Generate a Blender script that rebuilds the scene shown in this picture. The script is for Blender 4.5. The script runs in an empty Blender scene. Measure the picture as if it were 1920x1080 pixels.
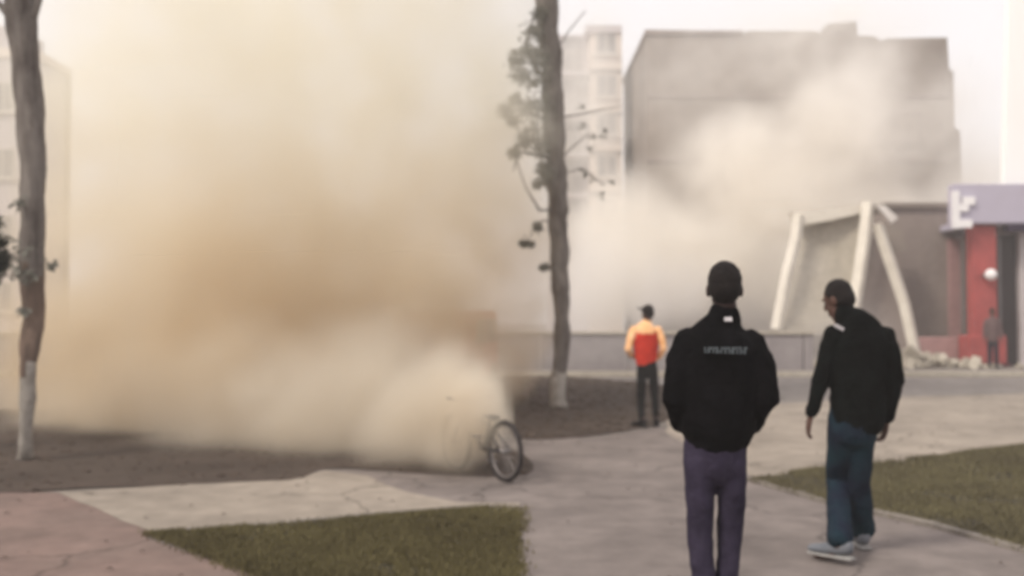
import bpy, bmesh, math, random
from mathutils import Vector, Matrix, noise as mnoise

random.seed(7)
R = math.radians
scene = bpy.context.scene
col = scene.collection

# ------------------------------------------------------------------ camera
PITCH = 1.79
CAM = Vector((0, 0, 1.48))
cam_data = bpy.data.cameras.new('camera')
cam = bpy.data.objects.new('camera', cam_data)
col.objects.link(cam)
cam.location = CAM
cam.rotation_euler = (R(90 + PITCH), 0, 0)
cam_data.sensor_width = 36
cam_data.lens = 36
cam_data.clip_end = 2000
cam_data.dof.use_dof = True
cam_data.dof.focus_distance = 2.1
cam_data.dof.aperture_fstop = 2.9
scene.camera = cam

# ------------------------------------------------------------------ sky
SUN_EL, SUN_AZ = 48, 118          # from the left, slightly behind the camera
world = bpy.data.worlds.new('World')
scene.world = world
world.use_nodes = True
nt = world.node_tree
nt.nodes.clear()
wo = nt.nodes.new('ShaderNodeOutputWorld')
bg = nt.nodes.new('ShaderNodeBackground')
sky = nt.nodes.new('ShaderNodeTexSky')
sky.sky_type = 'NISHITA'
sky.sun_disc = False
sky.sun_elevation = R(SUN_EL)
sky.sun_rotation = R(SUN_AZ)
sky.air_density = 1.5
sky.dust_density = 4
mixw = nt.nodes.new('ShaderNodeMix')
mixw.data_type = 'RGBA'
mixw.inputs[0].default_value = 0.86
mixw.inputs[7].default_value = (9.5, 9.0, 8.95, 1)   # closed overcast layer
nt.links.new(sky.outputs[0], mixw.inputs[6])
nt.links.new(mixw.outputs[2], bg.inputs[0])
bg.inputs[1].default_value = 0.10
nt.links.new(bg.outputs[0], wo.inputs[0])

sd = bpy.data.lights.new('sun', 'SUN')
sd.energy = 2.1
sd.angle = R(13)
sd.color = (1.0, 0.93, 0.82)
sun = bpy.data.objects.new('sun', sd)
col.objects.link(sun)
# light travels towards +X, slightly +Y, down
ax = Vector((-math.cos(R(SUN_EL)) * 0.78, -math.cos(R(SUN_EL)) * 0.62, math.sin(R(SUN_EL))))
sun.rotation_euler = ax.to_track_quat('Z', 'Y').to_euler()
sky.sun_rotation = math.atan2(ax.x, ax.y)

scene.view_settings.view_transform = 'Standard'
scene.view_settings.look = 'None'
scene.view_settings.exposure = 0.3
scene.view_settings.gamma = 1
scene.view_settings.use_curve_mapping = False
cy = scene.cycles
scene.render.engine = 'CYCLES'
cy.use_denoising = True
cy.max_bounces = 14
cy.diffuse_bounces = 3
cy.glossy_bounces = 2
cy.transmission_bounces = 3
cy.transparent_max_bounces = 8
cy.volume_bounces = 12
cy.volume_step_rate = 1.5
cy.volume_max_steps = 256
cy.sample_clamp_indirect = 6
cy.filter_width = 2.4

# ------------------------------------------------------------------ pixel helpers (photo pixels)
F = 1920.0
ct, st = math.cos(R(PITCH)), math.sin(R(PITCH))
FWD, UPV, RGT = Vector((0, ct, st)), Vector((0, -st, ct)), Vector((1, 0, 0))
def ray(px, py):
    return RGT * ((px - 960) / F) + UPV * ((540 - py) / F) + FWD
def P(px, py, Y):
    d = ray(px, py)
    return CAM + d * (Y / d.y)
def G(px, py, z=0.0):
    d = ray(px, py)
    p = CAM + d * ((z - CAM.z) / d.z)
    return p

# ------------------------------------------------------------------ materials
def mat(name, c1, c2=None, scale=3.0, rough=0.85, bump=0.0, bscale=40.0, detail=6, spec=0.2, streak=None, grime=0.0, metal=0.0, crack=0.0):
    m = bpy.data.materials.new(name)
    m.use_nodes = True
    t = m.node_tree
    b = t.nodes['Principled BSDF']
    b.inputs['Roughness'].default_value = rough
    b.inputs['Metallic'].default_value = metal
    if 'Specular IOR Level' in b.inputs:
        b.inputs['Specular IOR Level'].default_value = spec
    tc = t.nodes.new('ShaderNodeTexCoord')
    mp = t.nodes.new('ShaderNodeMapping')
    t.links.new(tc.outputs['Object'], mp.inputs[0])
    if streak:
        mp.inputs['Scale'].default_value = streak
    c2 = c2 or tuple(x * 0.8 for x in c1)
    n = t.nodes.new('ShaderNodeTexNoise')
    n.inputs['Scale'].default_value = scale
    n.inputs['Detail'].default_value = detail
    n.inputs['Roughness'].default_value = 0.6
    t.links.new(mp.outputs[0], n.inputs['Vector'])
    r = t.nodes.new('ShaderNodeValToRGB')
    r.color_ramp.elements[0].position = 0.32
    r.color_ramp.elements[1].position = 0.68
    r.color_ramp.elements[0].color = (*c2, 1)
    r.color_ramp.elements[1].color = (*c1, 1)
    t.links.new(n.outputs[0], r.inputs[0])
    out = r.outputs[0]
    if grime:
        n2 = t.nodes.new('ShaderNodeTexNoise')
        n2.inputs['Scale'].default_value = scale * 9
        n2.inputs['Detail'].default_value = 8
        t.links.new(tc.outputs['Object'], n2.inputs['Vector'])
        mx = t.nodes.new('ShaderNodeMix'); mx.data_type = 'RGBA'; mx.blend_type = 'MULTIPLY'
        mx.inputs[0].default_value = grime
        t.links.new(out, mx.inputs[6]); t.links.new(n2.outputs[0], mx.inputs[7])
        gm = t.nodes.new('ShaderNodeMix'); gm.data_type = 'RGBA'; gm.blend_type = 'ADD'
        gm.inputs[0].default_value = grime * 0.35
        t.links.new(mx.outputs[2], gm.inputs[6]); t.links.new(out, gm.inputs[7])
        out = gm.outputs[2]
    t.links.new(out, b.inputs['Base Color'])
    if crack:
        vo = t.nodes.new('ShaderNodeTexVoronoi'); vo.feature = 'DISTANCE_TO_EDGE'; vo.inputs['Scale'].default_value = crack
        nw = t.nodes.new('ShaderNodeTexNoise'); nw.inputs['Scale'].default_value = 1.6; nw.inputs['Detail'].default_value = 5
        va = t.nodes.new('ShaderNodeVectorMath'); va.operation = 'MULTIPLY_ADD'; va.inputs[1].default_value = (.9, .9, .9)
        t.links.new(tc.outputs['Object'], nw.inputs['Vector']); t.links.new(nw.outputs['Color'], va.inputs[0]); t.links.new(tc.outputs['Object'], va.inputs[2]); t.links.new(va.outputs[0], vo.inputs['Vector'])
        mr = t.nodes.new('ShaderNodeMapRange'); mr.inputs[1].default_value = 0; mr.inputs[2].default_value = .012; mr.inputs[3].default_value = .55; mr.inputs[4].default_value = 1
        t.links.new(vo.outputs['Distance'], mr.inputs[0])
        n3 = t.nodes.new('ShaderNodeTexNoise'); n3.inputs['Scale'].default_value = 1.1; n3.inputs['Detail'].default_value = 7; n3.inputs['Roughness'].default_value = .7
        t.links.new(tc.outputs['Object'], n3.inputs['Vector'])
        m3 = t.nodes.new('ShaderNodeMapRange'); m3.inputs[1].default_value = .35; m3.inputs[2].default_value = .62; m3.inputs[3].default_value = .80; m3.inputs[4].default_value = 1.08
        t.links.new(n3.outputs[0], m3.inputs[0])
        mm = t.nodes.new('ShaderNodeMath'); mm.operation = 'MULTIPLY'; t.links.new(mr.outputs[0], mm.inputs[0]); t.links.new(m3.outputs[0], mm.inputs[1])
        cx = t.nodes.new('ShaderNodeMix'); cx.data_type = 'RGBA'; cx.blend_type = 'MULTIPLY'; cx.inputs[0].default_value = 1
        t.links.new(out, cx.inputs[6]); t.links.new(mm.outputs[0], cx.inputs[7]); out = cx.outputs[2]
        t.links.new(out, b.inputs['Base Color'])
    if bump:
        nb = t.nodes.new('ShaderNodeTexNoise')
        nb.inputs['Scale'].default_value = bscale
        nb.inputs['Detail'].default_value = 6
        t.links.new(mp.outputs[0], nb.inputs['Vector'])
        bp = t.nodes.new('ShaderNodeBump')
        bp.inputs['Strength'].default_value = bump
        bp.inputs['Distance'].default_value = 0.02
        t.links.new(nb.outputs[0], bp.inputs['Height'])
        t.links.new(bp.outputs[0], b.inputs['Normal'])
    return m

M = {
    'ground': mat('dusty_ground', (.27, .24, .215), (.215, .19, .172), .35, .95, .3, 12, grime=.5),
    'road': mat('dusty_road', (.24, .215, .20), (.19, .17, .16), .5, .95, .4, 30, grime=.5, crack=0.18),
    'path': mat('concrete_path', (.225, .192, .178), (.17, .145, .135), .55, .92, .35, 25, grime=.5, crack=0.32),
    'path_far': mat('pale_concrete', (.36, .31, .26), (.27, .232, .195), .6, .92, .3, 25, grime=.5, crack=0.4),
    'pink': mat('reddish_paving', (.225, .155, .135), (.18, .135, .118), .7, .9, .3, 25, grime=.5, crack=0.35),
    'soil': mat('dry_soil', (.085, .064, .052), (.05, .037, .03), .8, .98, .8, 14, grime=.6),
    'clod': mat('soil_clod', (.10, .076, .06), (.05, .037, .03), 5, .98, .5, 30),
    'turf': mat('turf_soil', (.06, .05, .03), (.036, .031, .02), 1.2, .98, .6, 20),
    'grassA': mat('grass_blade', (.15, .128, .058), (.095, .078, .036), .8, .8, 0, detail=3),
    'grassB': mat('dusty_grass_blade', (.165, .145, .08), (.11, .094, .056), .8, .85, 0, detail=3),
    'edging': mat('edging_concrete', (.28, .25, .22), (.20, .175, .155), 2, .9, .4, 30, grime=.4),
    'bark': mat('grey_bark', (.23, .205, .185), (.075, .06, .053), 5, .95, 1.0, 9, streak=(1.6, 1.6, .35), grime=.5),
    'bark_brown': mat('brown_bark', (.19, .135, .105), (.065, .045, .036), 5, .95, 1.0, 9, streak=(1.6, 1.6, .35), grime=.5),
    'limewash': mat('limewash', (.36, .33, .295), (.19, .17, .15), 7, .95, .6, 18, grime=.5),
    'leaf': mat('dusty_leaf', (.24, .235, .20), (.11, .11, .09), 4, .7, 0),
    'leafdark': mat('dark_leaf', (.035, .042, .025), (.015, .018, .012), 4, .7, 0),
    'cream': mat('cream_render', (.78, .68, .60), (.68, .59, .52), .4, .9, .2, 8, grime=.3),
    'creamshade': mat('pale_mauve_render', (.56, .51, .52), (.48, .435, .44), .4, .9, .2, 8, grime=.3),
    'grime': mat('grey_brown_render', (.32, .275, .24), (.21, .178, .155), .25, .95, .2, 5, grime=.4),
    'slab': mat('grey_concrete', (.50, .455, .385), (.37, .33, .27), .7, .95, .4, 12, grime=.5),
    'slabmauve': mat('mauve_render', (.30, .25, .225), (.235, .195, .178), .5, .95, .3, 10, grime=.4),
    'palepost': mat('pale_cement', (.80, .75, .66), (.66, .61, .53), 2, .9, .3, 15, grime=.4),
    'whitefrag': mat('white_plaster', (.78, .74, .70), (.62, .58, .55), 2, .85, .3, 15),
    'lowwall': mat('low_wall_render', (.33, .30, .30), (.25, .225, .228), .5, .95, .4, 10, grime=.5),
    'white': mat('white_wall', (.94, .935, .92), (.92, .915, .90), .5, .7, .05, 6),
    'lav': mat('lavender_fascia', (.46, .43, .52), (.42, .385, .46), .8, .6, .05, 6),
    'letter': mat('white_letter', (.86, .84, .84), (.8, .78, .78), 2, .5),
    'purple': mat('dark_purple_board', (.035, .022, .05), (.025, .016, .035), 2, .6),
    'red': mat('faded_red_paint', (.42, .09, .085), (.30, .07, .068), 1.2, .8, .1, 10, grime=.4),
    'reddark': mat('dark_red_paint', (.10, .02, .03), (.07, .015, .02), 2, .8),
    'pinkw': mat('pink_render', (.42, .25, .24), (.33, .19, .185), .9, .9, .2, 10, grime=.4),
    'dark': mat('dark_opening', (.04, .033, .035), (.025, .02, .022), 1, .6),
    'grey': mat('grey_metal', (.20, .185, .19), (.14, .13, .135), 1, .5, metal=.3),
    'glass': mat('dusty_window', (.26, .235, .225), (.18, .165, .16), 1.2, .25, spec=.6),
    'frame': mat('window_frame', (.60, .55, .50), (.50, .46, .42), 2, .6),
    'blackcloth': mat('black_jacket', (.0055, .005, .006), (.002, .002, .0022), 9, .85, .5, 35, spec=.05),
    'blackcloth2': mat('black_green_jacket', (.005, .0065, .006), (.0025, .0025, .0025), 6, .85, .5, 35, spec=.05),
    'trouser': mat('mauve_grey_trousers', (.042, .034, .058), (.022, .018, .032), 7, .9, .5, 30, spec=.08),
    'jeans': mat('dark_blue_jeans', (.012, .034, .044), (.012, .012, .026), 3.5, .9, .5, 30, spec=.08),
    'jeansup': mat('dark_trousers', (.03, .024, .038), (.016, .013, .02), 6, .9, .5, 30),
    'blacktr': mat('black_trousers', (.010, .011, .011), (.005, .005, .006), 6, .9, .4, 30),
    'hair': mat('black_hair', (.016, .012, .011), (.007, .005, .005), 30, .75, .8, 90),
    'skin': mat('brown_skin', (.10, .052, .04), (.075, .04, .03), 12, .6, .1, 60),
    'skindark': mat('deep_brown_skin', (.045, .027, .024), (.032, .019, .017), 12, .6, .1, 60),
    'shoeb': mat('black_shoe', (.012, .01, .012), (.006, .005, .006), 8, .5),
    'shoew': mat('grey_white_trainer', (.17, .18, .20), (.10, .11, .13), 8, .6),
    'sole': mat('pale_sole', (.32, .31, .30), (.24, .23, .22), 8, .7),
    'print': mat('grey_print', (.12, .14, .15), (.07, .08, .09), 30, .7),
    'tag': mat('white_tag', (.55, .52, .53), (.42, .4, .41), 30, .7),
    'redcloth': mat('red_cloth', (.58, .045, .025), (.38, .025, .015), 6, .85, .4, 30),
    'creamcloth': mat('cream_cloth', (.92, .58, .33), (.88, .46, .20), 6, .85, .4, 30),
    'mauvecloth': mat('mauve_brown_cloth', (.14, .09, .09), (.09, .06, .06), 6, .9, .4, 30),
    'tyre': mat('tyre_rubber', (.035, .03, .03), (.025, .02, .02), 8, .8),
    'steel': mat('dull_steel', (.30, .28, .27), (.22, .2, .2), 12, .45, metal=.7),
    'bikepaint': mat('dark_bicycle_paint', (.05, .045, .05), (.035, .03, .035), 8, .45),
    'vanred': mat('red_vehicle_paint', (.62, .07, .03), (.52, .06, .025), 2, .4),
    'globe': mat('white_lamp_globe', (.88, .84, .84), (.84, .8, .8), 3, .3),
}

# ------------------------------------------------------------------ object helpers
def tag(o, label=None, cat=None, group=None, kind=None):
    if label: o['label'] = label
    if cat: o['category'] = cat
    if group: o['group'] = group
    if kind: o['kind'] = kind
    return o
def link(o, parent=None):
    col.objects.link(o)
    if parent: o.parent = parent
    return o
def empty(name, loc=(0, 0, 0), rz=0):
    o = bpy.data.objects.new(name, None)
    o.location = loc; o.rotation_euler = (0, 0, rz); o.empty_display_size = .2
    return link(o)
def obj(name, bm, m, parent=None, smooth=False, loc=None, world=False):
    """world=True: bm is in world coordinates although parent is an Empty away from the origin"""
    if world and parent is not None:
        mw = Matrix.Translation(parent.location) @ Matrix.Rotation(parent.rotation_euler.z, 4, 'Z')
        bmesh.ops.transform(bm, matrix=mw.inverted(), verts=bm.verts)
    me = bpy.data.meshes.new(name)
    bmesh.ops.recalc_face_normals(bm, faces=bm.faces)
    bm.to_mesh(me); bm.free()
    for mm in (m if isinstance(m, (list, tuple)) else [m]):
        me.materials.append(mm)
    if smooth:
        for p in me.polygons: p.use_smooth = True
    o = bpy.data.objects.new(name, me)
    if loc: o.location = loc
    return link(o, parent)
def box(bm, x0, x1, y0, y1, z0, z1, rot=None, bev=0.0):
    c = Vector(((x0 + x1) / 2, (y0 + y1) / 2, (z0 + z1) / 2))
    r = bmesh.ops.create_cube(bm, size=1)
    vs = r['verts']
    for v in vs:
        v.co = Vector((v.co.x * (x1 - x0), v.co.y * (y1 - y0), v.co.z * (z1 - z0)))
        if rot: v.co = rot @ v.co
        v.co += c
    if bev:
        es = set()
        for v in vs:
            for e in v.link_edges: es.add(e)
        bmesh.ops.bevel(bm, geom=list(es), offset=bev, segments=2, affect='EDGES', profile=.6)
    return vs
def prism(bm, pts, thick):
    """closed solid: polygon pts (Vectors) extruded by vector thick"""
    a = [bm.verts.new(p) for p in pts]
    b = [bm.verts.new(p + thick) for p in pts]
    bm.faces.new(a); bm.faces.new(list(reversed(b)))
    n = len(pts)
    for i in range(n):
        bm.faces.new((a[i], b[i], b[(i + 1) % n], a[(i + 1) % n]))
def tube(bm, pts, seg=10, ref=Vector((1, 0, 0)), cap=True):
    """pts: (pos, rx, ry) – closed tapered tube, rounded ends; rx lies along ref"""
    rings = []
    n = len(pts)
    P0 = [Vector(p[0]) for p in pts]
    for i in range(n):
        tg = (P0[min(i + 1, n - 1)] - P0[max(i - 1, 0)]).normalized()
        s = ref - tg * ref.dot(tg)
        if s.length < 1e-3: s = Vector((0, 1, 0)) - tg * tg.y
        s.normalize()
        f = tg.cross(s)
        rings.append((P0[i], s, f, pts[i][1], pts[i][2], tg))
    full = []
    if cap:
        c, s, f, a, b, tg = rings[0]
        m_ = min(a, b)
        full += [(c - tg * m_ * .75, s, f, a * .45, b * .45), (c - tg * m_ * .45, s, f, a * .82, b * .82)]
    full += [r[:5] for r in rings]
    if cap:
        c, s, f, a, b, tg = rings[-1]
        m_ = min(a, b)
        full += [(c + tg * m_ * .45, s, f, a * .82, b * .82), (c + tg * m_ * .75, s, f, a * .45, b * .45)]
    vr = []
    for c, s, f, a, b in full:
        vr.append([bm.verts.new(c + s * math.cos(2 * math.pi * k / seg) * a + f * math.sin(2 * math.pi * k / seg) * b) for k in range(seg)])
    for i in range(len(vr) - 1):
        for k in range(seg):
            bm.faces.new((vr[i][k], vr[i][(k + 1) % seg], vr[i + 1][(k + 1) % seg], vr[i + 1][k]))
    bm.faces.new(list(reversed(vr[0]))); bm.faces.new(vr[-1])
def cyl(bm, a, b, r, seg=10):
    tube(bm, [(a, r, r), (b, r, r)], seg, cap=False)
def ell(bm, c, rx, ry, rz, rot=None, seg=16, rings=12):
    r = bmesh.ops.create_uvsphere(bm, u_segments=seg, v_segments=rings, radius=1)
    for v in r['verts']:
        v.co = Vector((v.co.x * rx, v.co.y * ry, v.co.z * rz))
        if rot: v.co = rot @ v.co
        v.co += Vector(c)

# ------------------------------------------------------------------ ground
def sheet(name, pts, m, z, thick=0.0, parent=None):
    bm = bmesh.new()
    vs = [bm.verts.new((p[0], p[1], z)) for p in pts]
    f = bm.faces.new(vs)
    bmesh.ops.triangulate(bm, faces=[f])
    for f in bm.faces:
        if f.normal.z < 0: f.normal_flip()
    me = bpy.data.meshes.new(name); bm.to_mesh(me); bm.free()
    me.materials.append(m)
    return link(bpy.data.objects.new(name, me), parent)
def gp(lst):
    return [(lambda q: (q.x, q.y))(G(*p)) for p in lst]
def smooth_poly(pts, n=6):
    """Catmull-Rom through closed pts, for soft outlines"""
    out = []
    L = len(pts)
    for i in range(L):
        p0, p1, p2, p3 = [Vector(pts[(i + k - 1) % L]) for k in range(4)]
        for j in range(n):
            t = j / n
            out.append(tuple(.5 * ((2 * p1) + (-p0 + p2) * t + (2 * p0 - 5 * p1 + 4 * p2 - p3) * t * t + (-p0 + 3 * p1 - 3 * p2 + p3) * t ** 3)))
    return out
def rough_edge(pts, step=.25, amp=.035):
    out = []
    L = len(pts)
    for i in range(L):
        a, b = Vector(pts[i]), Vector(pts[(i + 1) % L])
        n = max(1, min(60, int((b - a).length / step)))
        for j in range(n):
            p = a.lerp(b, j / n)
            k = mnoise.noise_vector(Vector((p.x * 1.7, p.y * 1.7, 3)))
            out.append((p.x + k.x * amp * 2, p.y + k.y * amp * 2))
    return out

tag(sheet('ground', [(-300, -40), (300, -40), (300, 420), (-300, 420)], M['ground'], 0), 'pale dusty ground around the street', kind='structure')
tag(sheet('road', [(-120, 17.6), (120, 17.6), (120, 26.6), (-120, 26.6)], M['road'], .004), 'grey dusty road in front of the low wall', kind='structure')
path_pts = rough_edge([(-14, -2), (10, -2), (14, 6.5), (14, 12.3), tuple(gp([(1700, 845)])[0]), tuple(gp([(1240, 800)])[0]), tuple(gp([(1110, 822)])[0]), tuple(gp([(985, 822)])[0]),
                       tuple(gp([(940, 890)])[0]), tuple(gp([(600, 882)])[0]), tuple(gp([(560, 897)])[0]), tuple(gp([(200, 918)])[0]), tuple(gp([(0, 930)])[0]), (-14, 8.9)], .4, .02)
tag(sheet('path', path_pts, M['path'], .008), 'worn concrete path in the foreground', kind='structure')
strip = rough_edge(gp([(110, 925), (560, 897), (610, 884), (690, 895), (760, 925), (860, 945), (975, 945), (975, 962), (640, 975), (290, 1004)]), .3, .02)
tag(sheet('pale_path', strip, M['path_far'], .012), 'pale strip of concrete path behind the left grass', kind='structure')
pinkp = rough_edge(gp([(-300, 925), (110, 925), (290, 1004), (275, 1012), (520, 1100), (560, 1400), (-300, 1400)]), .3, .03)
tag(sheet('pavement', pinkp, M['pink'], .012), 'reddish worn pavement in the left corner', kind='structure')
far_r = gp([(1420, 902), (1250, 815), (1250, 770), (1690, 745), (2100, 735), (2100, 838)])
tag(sheet('pale_pavement', rough_edge(far_r, .4, .02), M['path_far'], .012), 'pale dusty pavement behind the right grass', kind='structure')

verge_l = rough_edge(smooth_poly(gp([(-200, 780), (80, 770), (400, 780), (700, 790), (860, 820), (975, 850), (985, 893), (800, 890), (620, 880), (540, 902), (200, 916), (0, 926), (-250, 935)]), 4), .3, .03)
verge_r = rough_edge(smooth_poly(gp([(860, 706), (1000, 706), (1180, 715), (1290, 735), (1290, 775), (1200, 803), (1110, 818), (1000, 826), (950, 810), (900, 780)]), 4), .4, .04)
tag(sheet('soil_verge', verge_l, M['soil'], .016), 'dark bare soil verge around the left tree', kind='structure')
tag(sheet('far_soil_verge', verge_r, M['soil'], .016), 'dark bare soil verge around the middle tree', kind='structure')

GA = gp([(280, 1006), (560, 986), (760, 968), (900, 958), (972, 958), (968, 1080), (958, 1300), (800, 1300), (470, 1082)])
GB = gp([(1412, 904), (1500, 888), (1700, 866), (1920, 838), (2250, 808), (2250, 1130), (1920, 1034), (1760, 990), (1560, 946)])
tag(sheet('lawn', rough_edge(GA, .2, .02), M['turf'], .02), 'olive lawn corner in the left foreground', kind='structure')
tag(sheet('lawn', rough_edge(GB, .2, .02), M['turf'], .02), 'olive brown lawn corner on the right', kind='structure')

def inside(p, poly):
    x, y = p; c = False; j = len(poly) - 1
    for i in range(len(poly)):
        xi, yi = poly[i]; xj, yj = poly[j]
        if (yi > y) != (yj > y) and x < (xj - xi) * (y - yi) / (yj - yi) + xi: c = not c
        j = i
    return c
def scatter(poly, n, ymax=1e9):
    xs = [p[0] for p in poly]; ys = [p[1] for p in poly]
    out = []
    while len(out) < n:
        x, y = random.uniform(min(xs), max(xs)), random.uniform(min(ys), min(max(ys), ymax))
        if inside((x, y), poly): out.append((x, y))
    return out
def grass(name, poly, n, h, m, label):
    V, Fc = [], []
    sc = scatter(poly, n)
    edge = rough_edge(poly, .04, .0)
    sc += [(x + random.gauss(0, .035), y + random.gauss(0, .035)) for x, y in (random.choice(edge) for _ in range(n // 14))]
    for x, y in sc:
        d = mnoise.noise(Vector((x * 1.3, y * 1.3, 0))) * .5 + .5
        if mnoise.noise(Vector((x * 2.1, y * 2.1, 7))) + .4 * mnoise.noise(Vector((x * 7, y * 7, 2))) < -.28 and random.random() < .8: continue
        hh = h * (.45 + .9 * d) * random.uniform(.6, 1.2)
        a = random.uniform(0, 6.28); w = .0045 + .0012 * y / 6
        lx, ly = random.uniform(-1, 1) * hh * .7, random.uniform(-1, 1) * hh * .7
        i = len(V)
        V += [(x - w * math.cos(a), y - w * math.sin(a), .018), (x + w * math.cos(a), y + w * math.sin(a), .018), (x + lx, y + ly, .02 + hh)]
        Fc.append((i, i + 1, i + 2))
    me = bpy.data.meshes.new(name); me.from_pydata(V, [], Fc); me.materials.append(m)
    return tag(link(bpy.data.objects.new(name, me)), label, 'grass', kind='stuff')
grass('grass', GA, 70000, .035, M['grassA'], 'short olive grass of the left foreground lawn corner')
grass('grass', GB, 80000, .04, M['grassB'], 'short dusty grass of the right lawn corner')

# low concrete edging strips along the lawns and verges
def edging(a_list, label):
    bm = bmesh.new()
    pts = [Vector((*p, 0)) for p in gp(a_list)]
    for i in range(len(pts) - 1):
        a, b = pts[i], pts[i + 1]
        n = max(1, round((b - a).length / 1.0))
        for k in range(n):
            p, q = a.lerp(b, k / n), a.lerp(b, (k + 1) / n)
            d = (q - p); L = d.length - .012; d.normalize()
            s = Vector((-d.y, d.x, 0)) * .04
            p = p + d * .006; h = .035 + random.uniform(-.006, .006)
            prism(bm, [p + s, p - s, p - s + d * L, p + s + d * L], Vector((0, 0, h)))
    tag(obj('edging_strip', bm, M['edging']), label, kind='structure')
edging([(285, 1004), (560, 984), (760, 966), (900, 956), (975, 956)], 'low concrete edging behind the left lawn')
edging([(1412, 904), (1560, 947), (1760, 992), (1920, 1036), (2200, 1120)], 'low concrete edging before the right lawn')

# clods and litter on the soil
def clods(name, poly, n, m, label, lo=.01, hi=.045):
    bm = bmesh.new()
    for x, y in scatter(poly, n):
        s = random.uniform(lo, hi) * random.uniform(.4, 1)
        r = bmesh.ops.create_icosphere(bm, subdivisions=1, radius=s)
        q = Matrix.Rotation(random.uniform(0, 6), 3, 'Z')
        for v in r['verts']:
            v.co = q @ Vector((v.co.x * random.uniform(.8, 1.6), v.co.y * random.uniform(.8, 1.4), v.co.z * random.uniform(.4, .8))) + Vector((x, y, .018))
    tag(obj(name, bm, m), label, 'soil', kind='stuff')
clods('soil_clods', verge_l, 1500, M['clod'], 'loose soil clods on the left verge')
clods('soil_clods', verge_r, 1800, M['clod'], 'loose soil clods on the verge by the middle tree', .02, .08)

V, Fc = [], []
for x, y in scatter([(-7, 3.5), (8, 3.5), (10, 16), (-8, 16)], 650):
    z = .026; a = random.uniform(0, 6.28); w = random.uniform(.012, .03)
    i = len(V); c, s_ = math.cos(a) * w, math.sin(a) * w
    V += [(x - c, y - s_, z), (x + s_ * .5, y - c * .5, z + .008), (x + c, y + s_, z + .004), (x - s_ * .5, y + c * .5, z + .01)]
    Fc.append((i, i + 1, i + 2, i + 3))
me = bpy.data.meshes.new('leaf_litter'); me.from_pydata(V, [], Fc); me.materials.append(M['clod'])
tag(link(bpy.data.objects.new('leaf_litter', me)), 'small dry leaves and grit scattered over the path', 'litter', kind='stuff')

# kerb between the road and the wall side
bm = bmesh.new()
x = -30
while x < 40:
    box(bm, x, x + .985, 26.6, 26.8, 0, .13, bev=.015); x += 1.0
tag(obj('kerb', bm, M['slab']), 'concrete kerb along the far side of the road', kind='structure')
tag(sheet('far_pavement', [(-60, 26.8), (60, 26.8), (60, 34), (-60, 34)], M['ground'], .10), 'pavement in front of the low wall', kind='structure')

# ------------------------------------------------------------------ low wall
wall = empty('low_wall', (1.8, 28.2, 0))
tag(wall, 'long low grey wall behind the road at the foot of the dust', 'wall')
x = -16.0
me_seg = None
while x < 8.2:
    x1 = min(x + 2.4, 8.3)
    bm = bmesh.new(); box(bm, x, x1 - .03, 28.1, 28.35, .08, 1.08, bev=.02)
    obj('wall_panel', bm, M['lowwall'], wall, world=True)
    bm = bmesh.new(); box(bm, x - .02, x1 - .03, 28.04, 28.41, 1.082, 1.17, bev=.02)
    obj('coping', bm, M['slab'], wall, world=True)
    x = x1

# ------------------------------------------------------------------ buildings
def facade_windows(root, x0, x1, y, z0, z1, nx, nz, ww, wh, wallm, gl, fr, depth=.14, skip=()):
    """windows standing 2 cm proud-framed in front of plane y (facing -Y)"""
    for i in range(nx):
        for k in range(nz):
            if (i, k) in skip: continue
            cx = x0 + (i + .5) * (x1 - x0) / nx; cz = z0 + (k + .5) * (z1 - z0) / nz
            bm = bmesh.new()
            t = .07
            for a in ((cx - ww / 2, cx - ww / 2 + t, cz - wh / 2, cz + wh / 2), (cx + ww / 2 - t, cx + ww / 2, cz - wh / 2, cz + wh / 2),
                      (cx - ww / 2 + t, cx + ww / 2 - t, cz - wh / 2, cz - wh / 2 + t), (cx - ww / 2 + t, cx + ww / 2 - t, cz + wh / 2 - t, cz + wh / 2),
                      (cx - .03, cx + .03, cz - wh / 2 + t, cz + wh / 2 - t)):
                box(bm, a[0], a[1], y - .06, y + .05, a[2], a[3])
            w = obj('window', bm, fr, root, world=True)
            bm = bmesh.new(); box(bm, cx - ww / 2 + .02, cx + ww / 2 - .02, y - .02, y + .03, cz - wh / 2 + .02, cz + wh / 2 - .02)
            p = obj('pane', bm, gl, root, world=True); p.parent = w
            bm = bmesh.new(); box(bm, cx - ww / 2 - .08, cx + ww / 2 + .08, y - .16, y - .005, cz - wh / 2 - .1, cz - wh / 2 - .004)
            s = obj('sill', bm, fr, root, world=True); s.parent = w

# large grey-brown building wrapped in dust
BY = 45.0
bl, br = P(1213, 60, BY), P(1792, 62, BY)
big = empty('apartment_building', (bl.x + 7, BY, 0))
tag(big, 'large flat roofed grey brown building half swallowed by a rising pale dust plume', 'building')
bm = bmesh.new()
prism(bm, [P(a, b, BY) for a, b in ((1213, 62), (1396, 63), (1402, 58), (1530, 58), (1536, 64), (1580, 65), (1640, 68), (1652, 76), (1664, 72), (1776, 70), (1780, 130), (1788, 134), (1790, 240), (1800, 244), (1806, 420))] + [Vector((P(1810, 600, BY).x, BY, 0)), Vector((bl.x, BY, 0))], Vector((0, 9.5, 0)))
obj('wall', bm, M['grime'], big, world=True)
bm = bmesh.new(); prism(bm, [P(1210, 55, BY - .1), P(1300, 57, BY - .1), P(1394, 57, BY - .1), P(1394, 64, BY - .1), P(1210, 64, BY - .1)], Vector((0, 9.7, 0)))
obj('parapet', bm, M['slabmauve'], big, world=True)
bm = bmesh.new(); prism(bm, [P(a, b, BY + 3) for a, b in ((1553, 44), (1606, 40), (1610, 90), (1550, 90))], Vector((0, 3, 0)))
obj('stair_head', bm, M['grime'], big, world=True)
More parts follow.
